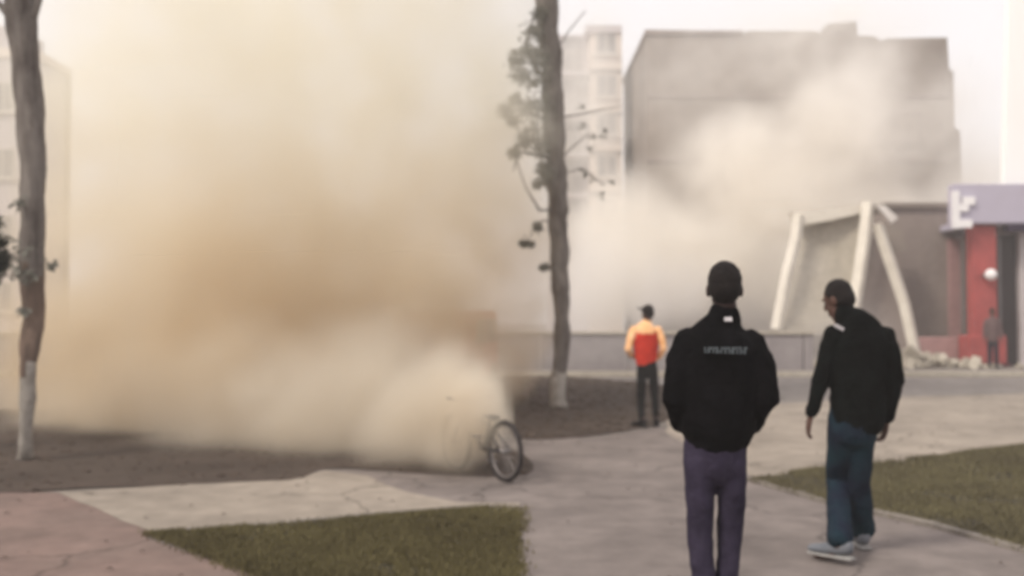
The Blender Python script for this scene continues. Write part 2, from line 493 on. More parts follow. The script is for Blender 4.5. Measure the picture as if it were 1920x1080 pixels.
for k in range(1, 5):
    zz = bl.z * k / 5
    bm = bmesh.new(); box(bm, bl.x + .02, P(1786, 600, BY).x, BY - .05, BY - .003, zz - .09, zz + .09); obj('floor_band', bm, M['slabmauve'], big, world=True)
facade_windows(big, bl.x + 5.2, bl.x + 12.4, BY, bl.z * .2, bl.z * .8, 4, 3, 1.2, 1.3, None, M['grime'], M['slabmauve'])

# cream block left of it
CY = 50.0
cl, cr = P(1038, 62, CY), P(1166, 62, CY)
cream = empty('cream_building', ((cl.x + cr.x) / 2, CY, 0))
tag(cream, 'cream apartment building with balconies seen between the middle tree and the grey building', 'building')
xm = P(1106, 62, CY).x
bm = bmesh.new(); box(bm, xm, cr.x, CY, CY + 9, 0, cl.z)
obj('wall', bm, M['cream'], cream, world=True)
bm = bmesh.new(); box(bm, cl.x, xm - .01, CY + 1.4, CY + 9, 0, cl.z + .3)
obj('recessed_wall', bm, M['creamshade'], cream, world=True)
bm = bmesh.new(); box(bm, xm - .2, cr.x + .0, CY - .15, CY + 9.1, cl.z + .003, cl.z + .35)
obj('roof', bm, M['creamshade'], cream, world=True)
for yy in (132, 212, 285, 362, 440):
    z = P(1100, yy, CY).z
    if z < 1: continue
    bm = bmesh.new(); box(bm, cl.x + .1, xm - .02, CY + .1, CY + 1.395, z - .18, z)
    b = obj('balcony', bm, M['creamshade'], cream, world=True)
    bm = bmesh.new()
    xx = cl.x + .12
    box(bm, cl.x + .12, xm - .04, CY + .12, CY + .17, z + .95, z + 1.0)
    while xx < xm - .1:
        box(bm, xx, xx + .03, CY + .13, CY + .16, z, z + .95); xx += .16
    obj('railing', bm, M['frame'], cream, world=True).parent = b
    bm = bmesh.new(); box(bm, cl.x + .5, xm - .35, CY + 1.33, CY + 1.39, z, z + 2.0)
    obj('balcony_door', bm, M['glass'], cream, world=True)
    bm = bmesh.new(); box(bm, xm + .01, cr.x, CY - .07, CY - .003, z - .12, z + .06)
    obj('floor_band', bm, M['grime'], cream, world=True)
    # window with frame, pane, sill
    facade_windows(cream, xm + .2, cr.x - .15, CY, z + .7, z + 2.0, 1, 1, 1.0, 1.1, None, M['glass'], M['frame'])

# pale block behind the left tree
LY = 48.0
l0, l1 = P(-330, 40, LY), P(62, 96, LY)
pale = empty('pale_building', ((l0.x + l1.x) / 2, LY, 0))
tag(pale, 'pale mauve apartment building behind the left tree, fading into the dust', 'building')
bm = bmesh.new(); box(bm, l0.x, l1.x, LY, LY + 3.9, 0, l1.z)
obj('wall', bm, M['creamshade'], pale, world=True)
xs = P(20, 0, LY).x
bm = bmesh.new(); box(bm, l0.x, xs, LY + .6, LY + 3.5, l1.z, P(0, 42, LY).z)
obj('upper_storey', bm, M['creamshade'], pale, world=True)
bm = bmesh.new(); box(bm, l0.x - .1, l1.x + .12, LY - .12, LY - .004, l1.z - .3, l1.z + .12); box(bm, l1.x + .004, l1.x + .12, LY - .004, LY + 4, l1.z - .3, l1.z + .12)
obj('parapet', bm, M['cream'], pale, world=True)
bm = bmesh.new(); cyl(bm, (l1.x + .12, LY + 3.7, .2), (l1.x + .12, LY + 3.7, l1.z - .3), .12)
obj('drainpipe', bm, M['slab'], pale, world=True)
facade_windows(pale, l0.x, l1.x - .4, LY, 1.0, l1.z - .6, 5, 4, 1.2, 1.4, None, M['glass'], M['frame'])

# ------------------------------------------------------------------ collapsing low building
DY = 31.5
col_b = empty('collapsing_building', (P(1580, 600, DY).x, DY, 0))
tag(col_b, 'low grey building folding down with tilted wall panels and leaning pale posts', 'building')
def quad(name, px, thick, m, Ys=None, root=col_b, back=True):
    Ys = Ys or [DY] * len(px)
    bm = bmesh.new()
    prism(bm, [P(a, b, Y) for (a, b), Y in zip(px, Ys)], Vector((0, thick, 0)))
    return obj(name, bm, m, root, world=True)
def tiltpost(px, w, m, Ys, name='post'):
    bm = bmesh.new()
    pts = [P(a, b, Y) for (a, b), Y in zip(px, Ys)]
    tube(bm, [(p, w, w * 1.1) for p in pts], 4, cap=False)
    return obj(name, bm, m, col_b, world=True)
quad('wall_panel', [(1502, 424), (1560, 414), (1620, 398), (1604, 610), (1466, 618), (1480, 520)], .25, M['slab'], [32, 31.8, 31.5, 31.2, 31.2, 31.6])
quad('wall_panel', [(1638, 432), (1655, 470), (1700, 600), (1716, 655), (1600, 655), (1612, 560)], .25, M['slabmauve'], [32.0, 31.9, 31.5, 31.3, 31.2, 31.5])
quad('roof_edge', [(1488, 398), (1625, 384), (1626, 398), (1560, 412), (1500, 422)], .6, M['palepost'], [31.3] * 5)
tiltpost([(1497, 404), (1492, 450), (1474, 520), (1456, 618)], .18, M['palepost'], [31.3, 31.2, 31.0, 30.8])
tiltpost([(1628, 380), (1622, 440), (1612, 510), (1598, 600), (1592, 660)], .20, M['palepost'], [31.2, 31.1, 31.0, 30.9, 30.8])
tiltpost([(1644, 420), (1672, 500), (1696, 570), (1716, 660)], .18, M['palepost'], [31.2, 31.1, 31.0, 30.9])
quad('beam', [(1470, 612), (1610, 600), (1612, 622), (1470, 632)], .3, M['slab'], [30.9] * 4)
bm = bmesh.new()
prism(bm, [P(1644, 384, 30.9), P(1660, 386, 30.9), P(1684, 408, 30.9), P(1672, 418, 30.9)], Vector((0, .25, 0)))
obj('plaster_fragment', bm, M['whitefrag'], col_b, world=True)
quad('broken_slab', [(1650, 418), (1690, 425), (1700, 470), (1668, 480)], .3, M['grime'], [31.9] * 4)

ax0, ax1 = P(1662, 392, 33).x, P(1793, 392, 33).x
az = P(1700, 390, 33).z
annex = empty('annex_building', ((ax0 + ax1) / 2, 33, 0))
tag(annex, 'mauve grey flat roofed block between the leaning posts and the red pillar', 'building')
bm = bmesh.new(); box(bm, ax0, ax1, 33, 34.6, 0, az)
obj('wall', bm, M['slabmauve'], annex, world=True)
bm = bmesh.new(); box(bm, ax0 - .1, ax1 + .05, 32.88, 34.7, az + .002, az + .16)
obj('roof', bm, M['grime'], annex, world=True)
bm = bmesh.new(); box(bm, P(1780, 600, 32.9).x, ax1 + .02, 32.8, 32.995, 0, az * .8)
obj('pilaster', bm, M['pinkw'], annex, world=True)

# low red and pink wall at its foot
rw = empty('red_plinth', (P(1750, 680, 31).x, 31, 0))
tag(rw, 'low pink and dark red plinth wall left of the red pillar', 'wall')
xa, xb = P(1706, 680, 31).x, P(1796, 680, 31).x
bm = bmesh.new(); box(bm, xa, xb, 30.9, 31.4, .10, .30, bev=.02); obj('base_course', bm, M['reddark'], rw, world=True)
bm = bmesh.new(); box(bm, xa + .05, xb, 30.96, 31.34, .302, P(1750, 632, 31).z, bev=.04); obj('wall_panel', bm, M['pinkw'], rw, world=True)

# ------------------------------------------------------------------ shop at the right edge
SY = 31.0
shop = empty('shop', (P(1900, 600, SY).x, SY, 0))
tag(shop, 'white walled shop with lavender fascia and red pillar at the right edge', 'shop')
def sx(px): return P(px, 600, SY).x
def sz(py): return P(1900, py, SY).z
xr = sx(1905) + 9
bm = bmesh.new()
prism(bm, [P(1903, -300, SY), P(1885, 348, SY), Vector((xr, SY, sz(348))), Vector((xr, SY, sz(-300)))], Vector((0, .35, 0)))
obj('upper_wall', bm, M['white'], shop, world=True)
lx_ = lambda px: P(px, 400, SY - .9).x
bm = bmesh.new(); box(bm, lx_(1788), xr, SY - .9, SY - .5, sz(424), sz(352), bev=.03)
box(bm, lx_(1840), xr, SY - .497, SY + 5, sz(424), sz(412))
obj('fascia', bm, M['lav'], shop, world=True)
bm = bmesh.new()
lx = lambda px: P(px, 400, SY - .97).x
lz = lambda py: P(1800, py, SY - .97).z
ly0, ly1 = SY - 1.0, SY - .905
box(bm, lx(1786), lx(1799), ly0, ly1, lz(428), lz(358))
box(bm, lx(1799), lx(1822), ly0 + .002, ly1, lz(427), lz(412))
box(bm, lx(1799), lx(1816), ly0 + .002, ly1, lz(396), lz(383))
bm.verts.ensure_lookup_table()
box(bm, lx(1806), lx(1828), ly0 + .004, ly1, lz(384), lz(369))
obj('sign_letter', bm, M['letter'], shop, world=True)
bm = bmesh.new(); box(bm, sx(1866), xr, SY - .95, SY - .55, sz(438), sz(425.5), bev=.02)
obj('sign_board', bm, M['purple'], shop, world=True)
bm = bmesh.new(); box(bm, sx(1806), sx(1850), SY - .7, SY - .25, .10, sz(426), bev=.03)
obj('red_pillar', bm, M['red'], shop, world=True)
bm = bmesh.new(); box(bm, sx(1793), sx(1862), SY - .85, SY - .1, .101, sz(628), bev=.05)
obj('pillar_base', bm, M['red'], shop, world=True)
bm = bmesh.new(); box(bm, sx(1790), sx(1866), SY - .93, SY - .06, .10, .22, bev=.02)
obj('base_course', bm, M['reddark'], shop, world=True)
bm = bmesh.new(); box(bm, sx(1850) + .01, sx(1872), SY + .3, SY + .5, .1, sz(426))
obj('inner_wall', bm, M['mauvecloth'], shop, world=True)
bm = bmesh.new(); box(bm, sx(1872), sx(1904), SY - .1, SY + .1, .1, sz(440), bev=.02)
d_ = obj('door', bm, M['dark'], shop, world=True)
bm = bmesh.new(); box(bm, sx(1869), sx(1874), SY - .16, SY - .102, .1, sz(440)); obj('door_frame', bm, M['grey'], shop, world=True).parent = d_
bm = bmesh.new(); box(bm, sx(1905), xr, SY - .3, SY + 6, .1, sz(426))
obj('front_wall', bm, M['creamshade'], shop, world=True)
wl = empty('wall_lamp', P(1858, 515, SY - .95))
tag(wl, 'round white globe lamp on the red pillar of the shop', 'lamp')
bm = bmesh.new(); ell(bm, (0, 0, 0), .17, .17, .17); obj('globe', bm, M['globe'], wl, smooth=True)
bm = bmesh.new(); cyl(bm, (-.1, .1, -.02), (-.16, .32, -.02), .03); obj('bracket', bm, M['grey'], wl)

# rubble
bm = bmesh.new()
def chunk(bm, x, y, s, z=.1):
    r = bmesh.ops.create_cube(bm, size=1)
    q = Matrix.Rotation(random.uniform(0, 6), 3, Vector((random.random(), random.random(), random.random() + .1)).normalized())
    k = Vector((s * random.uniform(.6, 1.4), s * random.uniform(.6, 1.2), s * random.uniform(.3, .8)))
    for v in r['verts']:
        c = Vector((v.co.x * k.x, v.co.y * k.y, v.co.z * k.z)) * random.uniform(.8, 1.15)
        v.co = q @ c + Vector((x, y, z + s * .25))
for _ in range(420):
    x = random.gauss(11.0, 1.9); y = random.uniform(28.9, 31)
    chunk(bm, x, y, abs(random.gauss(.1, .1)) + .03, .1 + max(0, .5 - abs(x - 11) * .2) * random.random())
tag(obj('rubble', bm, M['slab']), 'broken concrete rubble at the foot of the collapsing building', 'rubble', kind='stuff')
bm = bmesh.new(); c_ = G(1494, 700, 0); chunk(bm, c_.x, c_.y, .36, .08)
tag(obj('concrete_chunk', bm, M['whitefrag']), 'pale chunk of debris lying before the low wall between the two men', 'debris')

# red vehicle inside the dust
van = empty('red_van', (P(836, 600, 19.6).x, 19.6, 0), R(82))
tag(van, 'small red van almost hidden in the brown dust cloud', 'van')
bm = bmesh.new()
prof = [(-1.7, .35), (-1.75, .9), (-1.45, 1.05), (-1.05, 1.62), (1.5, 1.68), (1.68, 1.0), (1.7, .35)]
prism(bm, [Vector((a, -.75, z)) for a, z in prof], Vector((0, 1.5, 0)))
bmesh.ops.bevel(bm, geom=bm.edges[:], offset=.05, segments=2, affect='EDGES')
obj('body', bm, M['vanred'], van)
for s in (-1, 1):
    bm = bmesh.new(); prism(bm, [Vector((-.98, s * .755, 1.05)), Vector((-.78, s * .755, 1.5)), Vector((.0, s * .755, 1.5)), Vector((.0, s * .755, 1.05))], Vector((0, s * .015, 0)))
    obj('side_window', bm, M['glass'], van)
    bm = bmesh.new(); box(bm, .2, 1.4, s * .76 - .01, s * .76 + .01, 1.05, 1.5); obj('side_window', bm, M['glass'], van)
    for xx in (-1.1, 1.05):
        bm = bmesh.new(); tube(bm, [((xx, s * .66, .31), .31, .31), ((xx, s * .78, .31), .31, .31)], 20, cap=False)
        w = obj('wheel', bm, M['tyre'], van)
        bm = bmesh.new(); tube(bm, [((xx, s * .76, .31), .18, .18), ((xx, s * .795, .31), .16, .16)], 16, cap=False)
        obj('rim', bm, M['steel'], van).parent = w
bm = bmesh.new(); box(bm, -1.84, -1.72, -.72, .72, .3, .48, bev=.03); obj('bumper', bm, M['grey'], van)

# ------------------------------------------------------------------ trees
def leaf_cloud(centers, n, size, spread):
    V, Fc = [], []
    for _ in range(n):
        c, rad = random.choice(centers)
        d = Vector((random.gauss(0, 1), random.gauss(0, 1), random.gauss(0, 1)))
        p = Vector(c) + d * rad * .5
        a = Vector((random.uniform(-1, 1), random.uniform(-1, 1), random.uniform(-1, .3))).normalized()
        b = a.cross(Vector((random.uniform(-1, 1), random.uniform(-1, 1), random.uniform(-1, 1)))).normalized()
        s = size * random.uniform(.6, 1.3)
        i = len(V)
        V += [tuple(p), tuple(p + a * s * .5 + b * s * .26), tuple(p + a * s), tuple(p + a * s * .5 - b * s * .26)]
        Fc.append((i, i + 1, i + 2, i + 3))
    return V, Fc
def leaves(name, centers, n, size, m, parent, spread=1):
    V, Fc = leaf_cloud(centers, n, size, spread)
    off = parent.location
    V = [(v[0] - off.x, v[1] - off.y, v[2] - off.z) for v in V]
    me = bpy.data.meshes.new(name); me.from_pydata(V, [], Fc); me.materials.append(m)
    return link(bpy.data.objects.new(name, me), parent)
def trunk_mesh(pts, seg=18, knots=.12, seed=0):
    """pts: (pos, r) densified, radius modulated so the outline is uneven"""
    out = []
    for i in range(len(pts) - 1):
        (a, ra), (b, rb) = pts[i], pts[i + 1]
        n = max(2, int((Vector(b) - Vector(a)).length / .07))
        for k in range(n):
            t = k / n
            p = Vector(a).lerp(Vector(b), t); r = ra + (rb - ra) * t
            r *= 1 + knots * mnoise.noise(Vector((seed, 0, p.z * 2.2))) + knots * .7 * mnoise.noise(Vector((seed, 5, p.z * 7)))
            p = p + Vector((mnoise.noise(Vector((seed, 9, p.z * 1.6))), mnoise.noise(Vector((seed, 19, p.z * 1.6))), 0)) * r * .22
            out.append((p, r, r))
    out.append((Vector(pts[-1][0]), pts[-1][1], pts[-1][1]))
    bm = bmesh.new(); tube(bm, out, seg, cap=False)
    for v in bm.verts:
        nv = mnoise.noise(Vector((v.co.x * 9, v.co.y * 9, v.co.z * 2.5 + seed)))
        c = min(out, key=lambda q: abs(q[0].z - v.co.z))[0]
        d = Vector((v.co.x - c.x, v.co.y - c.y, 0))
        v.co += d * nv * .22
    return bm

TL = 10.75
def rp(w, Y): return w / F * Y / 2
base = G(47, 862)
tl = empty('street_tree', (base.x, base.y, 0))
tag(tl, 'leaning grey barked tree with limewashed foot at the left edge', 'tree')
Lp = lambda x, y: tuple(P(x, y, TL + .2))
bm = trunk_mesh([((base.x, base.y, 0), rp(34, TL)), (tuple(P(49, 845, TL)), rp(26, TL)), (tuple(P(51, 760, TL)), rp(25, TL)), (tuple(P(55, 680, TL)), rp(30, TL)), (Lp(60, 600), rp(42, TL)), (Lp(61, 480), rp(45, TL)), (Lp(62, 330), rp(46, TL)),
                 (Lp(55, 200), rp(50, TL)), (Lp(46, 100), rp(54, TL)), (Lp(38, 0), rp(60, TL)), (Lp(30, -200), rp(56, TL)), (Lp(25, -420), rp(46, TL))], seed=1)
zb, zp = P(60, 500, TL).z, P(60, 690, TL).z
for f in bm.faces:
    c = f.calc_center_median(); k = .12 * mnoise.noise(c * 6)
    f.material_index = 2 if c.z < zp + k * 2 else (1 if c.z < zb + k * 3 else 0)
obj('trunk', bm, [M['bark'], M['bark_brown'], M['limewash']], tl, smooth=True, world=True)
for (pts, r) in (([(60, 395), (44, 388), (34, 378)], .035), ([(70, 500), (92, 494), (104, 500)], .012), ([(56, 590), (40, 585), (36, 578)], .03), ([(58, 478), (38, 500), (20, 516), (-4, 520)], .02), ([(40, 50), (15, 30), (-20, -20)], .05), ([(64, 30), (80, -20), (130, -120)], .04)):
    bm = bmesh.new(); tube(bm, [(P(a, b, TL + .15), r * (1 - .25 * i), r * (1 - .25 * i)) for i, (a, b) in enumerate(pts)], 8)
    obj('branch', bm, M['bark'], tl, smooth=True, world=True)
leaves('foliage', [(P(45, 470, TL), .12), (P(30, 505, TL), .12), (P(50, 515, TL), .08), (P(36, 380, TL), .06), (P(44, 585, TL), .06), (P(95, 497, TL), .04)], 260, .06, M['leaf'], tl)
leaves('crown', [(P(random.uniform(-300, 350), random.uniform(-900, -330), TL + random.uniform(-1.5, 1.5)), .7) for _ in range(26)], 9000, .11, M['leaf'], tl)

TR = 17.2
base = G(1046, 766)
tr = empty('street_tree', (base.x, base.y, 0))
tag(tr, 'dark barked tree with grey leaf sprays and white painted foot', 'tree')
Q = lambda x, y: tuple(P(x, y, TR + .35))
bm = trunk_mesh([((base.x, base.y, 0), rp(38, TR)), (tuple(P(1045, 750, TR)), rp(30, TR)), (Q(1048, 700), rp(30, TR)), (Q(1054, 640), rp(30, TR)), (Q(1053, 560), rp(32, TR)), (Q(1048, 480), rp(35, TR)), (Q(1045, 400), rp(37, TR)), (Q(1042, 300), rp(40, TR)),
                 (Q(1036, 180), rp(42, TR)), (Q(1030, 80), rp(42, TR)), (Q(1026, 0), rp(44, TR)), (Q(1020, -150), rp(42, TR)), (Q(1015, -320), rp(34, TR))], seed=3, knots=.2)
zp = P(1042, 700, TR).z
for f in bm.faces:
    c = f.calc_center_median()
    if c.z < zp + .2 * mnoise.noise(c * 6): f.material_index = 1
obj('trunk', bm, [M['bark'], M['limewash']], tr, smooth=True, world=True)
br_list = [([(1036, 160), (1005, 130), (985, 85), (1000, 30)], .05), ([(1036, 230), (1000, 215), (965, 205), (940, 210)], .035), ([(1040, 300), (1005, 290), (975, 285), (962, 320)], .04),
           ([(1036, 120), (1000, 120), (970, 115), (955, 135)], .03), ([(1042, 410), (1015, 415), (1002, 430), (988, 452)], .02), ([(1046, 500), (1030, 505), (1018, 495)], .03),
           ([(1048, 390), (1012, 395), (985, 350), (965, 290)], .03),
           ([(1050, 220), (1085, 215), (1130, 205), (1164, 200)], .018), ([(1048, 300), (1080, 270), (1105, 250)], .015), ([(1048, 330), (1090, 315), (1130, 345)], .015), ([(1040, 100), (1065, 60), (1098, 20)], .015)]
for pts, r in br_list:
    bm = bmesh.new(); tube(bm, [(P(a, b, TR + .3 - .1 * i), r * (1 - .22 * i), r * (1 - .22 * i)) for i, (a, b) in enumerate(pts)], 7)
    obj('branch', bm, M['bark'], tr, smooth=True, world=True)
cl_ = []
for (a, b, r) in ((1000, 60, .16), (992, 95, .16), (968, 110, .14), (975, 140, .16), (1005, 150, .22), (965, 185, .08), (990, 200, .16), (948, 205, .11), (962, 225, .09), (1000, 240, .22), (985, 262, .14), (1012, 275, .16),
                  (965, 285, .09), (1015, 200, .22), (1010, 110, .18), (1018, 315, .12), (1008, 345, .06), (1008, 425, .06), (1012, 25, .1), (1024, 330, .1), (1020, 500, .05)):
    cl_.append((P(a, b, TR + .1), r))
leaves('foliage', cl_, 5200, .075, M['leaf'], tr)
leaves('leaf_clump', [(P(988, 453, TR - .1), .07), (P(980, 456, TR - .1), .05), (P(996, 456, TR), .04)], 90, .09, M['leafdark'], tr)
leaves('foliage', [(P(a, b, TR), .05) for a, b in ((1095, 235), (1110, 255), (1105, 275), (1128, 255), (1098, 322), (1110, 335), (1130, 345), (1125, 362), (1148, 340), (1090, 200), (1135, 245))], 130, .07, M['leaf'], tr)
leaves('crown', [(P(random.uniform(780, 1290), random.uniform(-560, -200), TR + random.uniform(-2, 2)), .9) for _ in range(26)], 8000, .14, M['leaf'], tr)

# dark evergreen just inside the left edge
eg = empty('evergreen_shrub', (P(-50, 600, 11.8).x, 11.8, 0))
tag(eg, 'dark dense evergreen crown just showing at the left edge behind the leaning tree', 'tree')
bm = bmesh.new(); tube(bm, [((eg.location.x, 11.8, 0), .08, .08), ((eg.location.x + .02, 11.8, 1.9), .06, .06)], 8); obj('trunk', bm, M['bark'], eg, smooth=True, world=True)
cs = []
for _ in range(46):
    t = random.random()
    yy = 395 + t * 150; w = 62 * math.sin(math.pi * min(1, .12 + t * .82)) ** .6
    cs.append((P(-48 + random.uniform(-w, w), yy, 11.8 + random.uniform(-.25, .25)), .09))
leaves('crown', cs, 7000, .06, M['leafdark'], eg)

# ------------------------------------------------------------------ bicycle
bk = empty('bicycle', (0, 0, 0))
front = G(947, 905)
dirv = Vector((-.55, .84, 0)).normalized()
bk.location = (front.x, front.y, 0)
bk.rotation_euler = (0, 0, math.atan2(dirv.y, dirv.x))
tag(bk, 'bicycle with a thin wheel showing at the edge of the dust cloud', 'bicycle')
def wheel(x):
    r = .275
    bm = bmesh.new(); N = 40
    def torus(bm, R0, r0, ns=8):
        vr = []
        for i in range(N):
            a = 2 * math.pi * i / N
            vr.append([bm.verts.new((x + math.cos(a) * (R0 + r0 * math.cos(2 * math.pi * k / ns)), r0 * math.sin(2 * math.pi * k / ns), .285 + math.sin(a) * (R0 + r0 * math.cos(2 * math.pi * k / ns)))) for k in range(ns)])
        for i in range(N):
            for k in range(ns):
                bm.faces.new((vr[i][k], vr[(i + 1) % N][k], vr[(i + 1) % N][(k + 1) % ns], vr[i][(k + 1) % ns]))
    torus(bm, r - .012, .022)
    w = obj('wheel', bm, M['tyre'], bk, smooth=True)
    bm = bmesh.new(); torus(bm, r - .042, .01, 6); obj('rim', bm, M['steel'], bk, smooth=True).parent = w
    bm = bmesh.new(); cyl(bm, (x, -.05, .285), (x, .05, .285), .022); obj('hub', bm, M['steel'], bk, smooth=True).parent = w
    bm = bmesh.new()
    for i in range(28):
        a = 2 * math.pi * i / 28; s = .03 if i % 2 else -.03
        cyl(bm, (x + math.cos(a + .3) * .02, s, .285 + math.sin(a + .3) * .02), (x + math.cos(a) * (r - .045), 0, .285 + math.sin(a) * (r - .045)), .0018, 4)
    obj('spokes', bm, M['steel'], bk).parent = w
wheel(0); wheel(.88)
bm = bmesh.new()
bb, seat, head, headl = (.36, 0, .27), (.27, 0, .50), (.70, 0, .60), (.73, 0, .48)
ax_ = .285
for a, b, r in ((bb, seat, .016), (seat, head, .014), (bb, headl, .018), ((0, .06, ax_), (.36, .03, .27), .009), ((0, -.06, ax_), (.36, -.03, .27), .009), ((0, .06, ax_), (.27, .02, .49), .008), ((0, -.06, ax_), (.27, -.02, .49), .008), (head, headl, .018)):
    cyl(bm, a, b, r, 8)
obj('frame', bm, M['bikepaint'], bk, smooth=True)
bm = bmesh.new()
for s in (-1, 1): tube(bm, [((.73, s * .02, .50), .012, .012), ((.77, s * .055, .42), .011, .011), ((.88, s * .055, ax_), .008, .008)], 7)
obj('fork', bm, M['bikepaint'], bk, smooth=True)
bm = bmesh.new(); cyl(bm, (.70, 0, .60), (.685, 0, .70), .012); tube(bm, [((.62, -.25, .74), .012, .012), ((.69, -.1, .71), .012, .012), ((.69, .1, .71), .012, .012), ((.62, .25, .74), .012, .012)], 7)
obj('handlebar', bm, M['steel'], bk, smooth=True)
bm = bmesh.new(); tube(bm, [((.17, 0, .575), .06, .025), ((.26, 0, .58), .05, .022), ((.36, 0, .575), .02, .018)], 10, ref=Vector((0, 1, 0))); cyl(bm, (.27, 0, .49), (.26, 0, .57), .012)
obj('saddle', bm, M['tyre'], bk, smooth=True)
bm = bmesh.new(); tube(bm, [((.36, -.04, .27), .06, .06), ((.36, -.05, .27), .06, .06)], 20, cap=False); cyl(bm, (.36, -.06, .27), (.40, -.06, .14), .009); cyl(bm, (.36, .06, .27), (.32, .06, .40), .009); box(bm, .36, .44, -.15, -.06, .13, .15); box(bm, .28, .36, .06, .15, .39, .41)
obj('crank', bm, M['steel'], bk)

# ------------------------------------------------------------------ people
def remeshed(name, bm, m, parent, vox=.01, smooth=4, folds=0.0, fs=.12, seed=0, mats_z=None):
    o = obj(name, bm, m, parent, smooth=True)
    r = o.modifiers.new('r', 'REMESH'); r.mode = 'VOXEL'; r.voxel_size = vox; r.use_smooth_shade = True
    s = o.modifiers.new('s', 'SMOOTH'); s.iterations = smooth; s.factor = .5
    if folds:
        tx = bpy.data.textures.new(name + '_folds', 'CLOUDS'); tx.noise_scale = fs; tx.noise_depth = 2
        d = o.modifiers.new('d', 'DISPLACE'); d.texture = tx; d.strength = folds; d.mid_level = .5; d.texture_coords = 'LOCAL'
    return o
def limb(bm, pts, k=1.0, grow=0.0, ref=Vector((1, 0, 0)), seg=14):
    tube(bm, [(Vector(p[:3]), (p[3] + grow) * k, (p[4] if len(p) > 4 else p[3]) * k + grow) for p in pts], seg, ref)
def hand(bm, w, d, side, curl=.5, s=1.0):
    """w wrist pos, d unit direction of the hand; palm plus four fingers and thumb"""
    w, d = Vector(w), Vector(d).normalized()
    fr = Vector((0, 1, 0)); fr = (fr - d * fr.dot(d)).normalized()       # fingers fan along this
    nrm = d.cross(fr) * side                                           # palm normal, towards the thigh
    tube(bm, [(w, .024 * s, .018 * s), (w + d * .04 * s, .036 * s, .015 * s), (w + d * .085 * s, .038 * s, .014 * s)], 10, fr)
    for i, L in enumerate((.066, .076, .070, .056)):
        o = w + d * .085 * s + fr * (.028 - .0185 * i) * s
        p1 = o + (d * .9 + nrm * .25 * curl) * L * .5 * s
        p2 = p1 + (d * .75 + nrm * .8 * curl) * L * .33 * s
        p3 = p2 + (d * .4 + nrm * 1.1 * curl) * L * .27 * s
        tube(bm, [(o - d * .02, .0088 * s, .0088 * s), (p1, .0082 * s, .0082 * s), (p2, .0075 * s, .0075 * s), (p3, .0065 * s, .0065 * s)], 8)
    o = w + d * .028 * s + fr * .026 * s
    tube(bm, [(o, .012 * s, .012 * s), (o + (d * .6 + fr * .6) * .035 * s, .010 * s, .010 * s), (o + (d * .9 + fr * .55 + nrm * .3) * .062 * s, .0085 * s, .0085 * s)], 8)
def head_mesh(bm, c, yaw, pitch=0.0, s=1.0, hx=.074):
    """skull, jaw, nose, brow, ears; yaw 0 = facing +Y"""
    q = Matrix.Rotation(yaw, 3, 'Z') @ Matrix.Rotation(pitch, 3, 'X')
    c = Vector(c)
    W = lambda x, y, z: c + q @ (Vector((x, y, z)) * s)
    ell(bm, W(0, -.01, .02), hx * s, .095 * s, .098 * s, q)
    ell(bm, W(0, .025, -.045), .058 * s, .062 * s, .072 * s, q)
    ell(bm, W(0, .05, -.095), .03 * s, .03 * s, .022 * s, q)
    tube(bm, [(W(0, .083, .015), .008, .008), (W(0, .104, -.025), .013, .012), (W(0, .098, -.034), .016, .009)], 8)
    ell(bm, W(0, .082, -.066), .022 * s, .012 * s, .006 * s, q); ell(bm, W(0, .080, -.078), .019 * s, .012 * s, .007 * s, q)
    for sd_ in (-1, 1):
        ell(bm, W(sd_ * hx * 1.02, -.008, -.012), .011 * s, .019 * s, .031 * s, q)
        ell(bm, W(sd_ * .03, .08, .024), .022 * s, .012 * s, .008 * s, q)
    return W, q
def hair_mesh(bm, W, q, s=1.0, hx=.076, low=-.05):
    ell(bm, W(0, -.018, .034), hx * 1.05 * s, .093 * s, .095 * s, q)
    ell(bm, W(0, -.048, -.002), hx * .95 * s, .064 * s, .080 * s, q)
    ell(bm, W(0, -.02, -.005), hx * 1.03 * s, .05 * s, .06 * s, q)
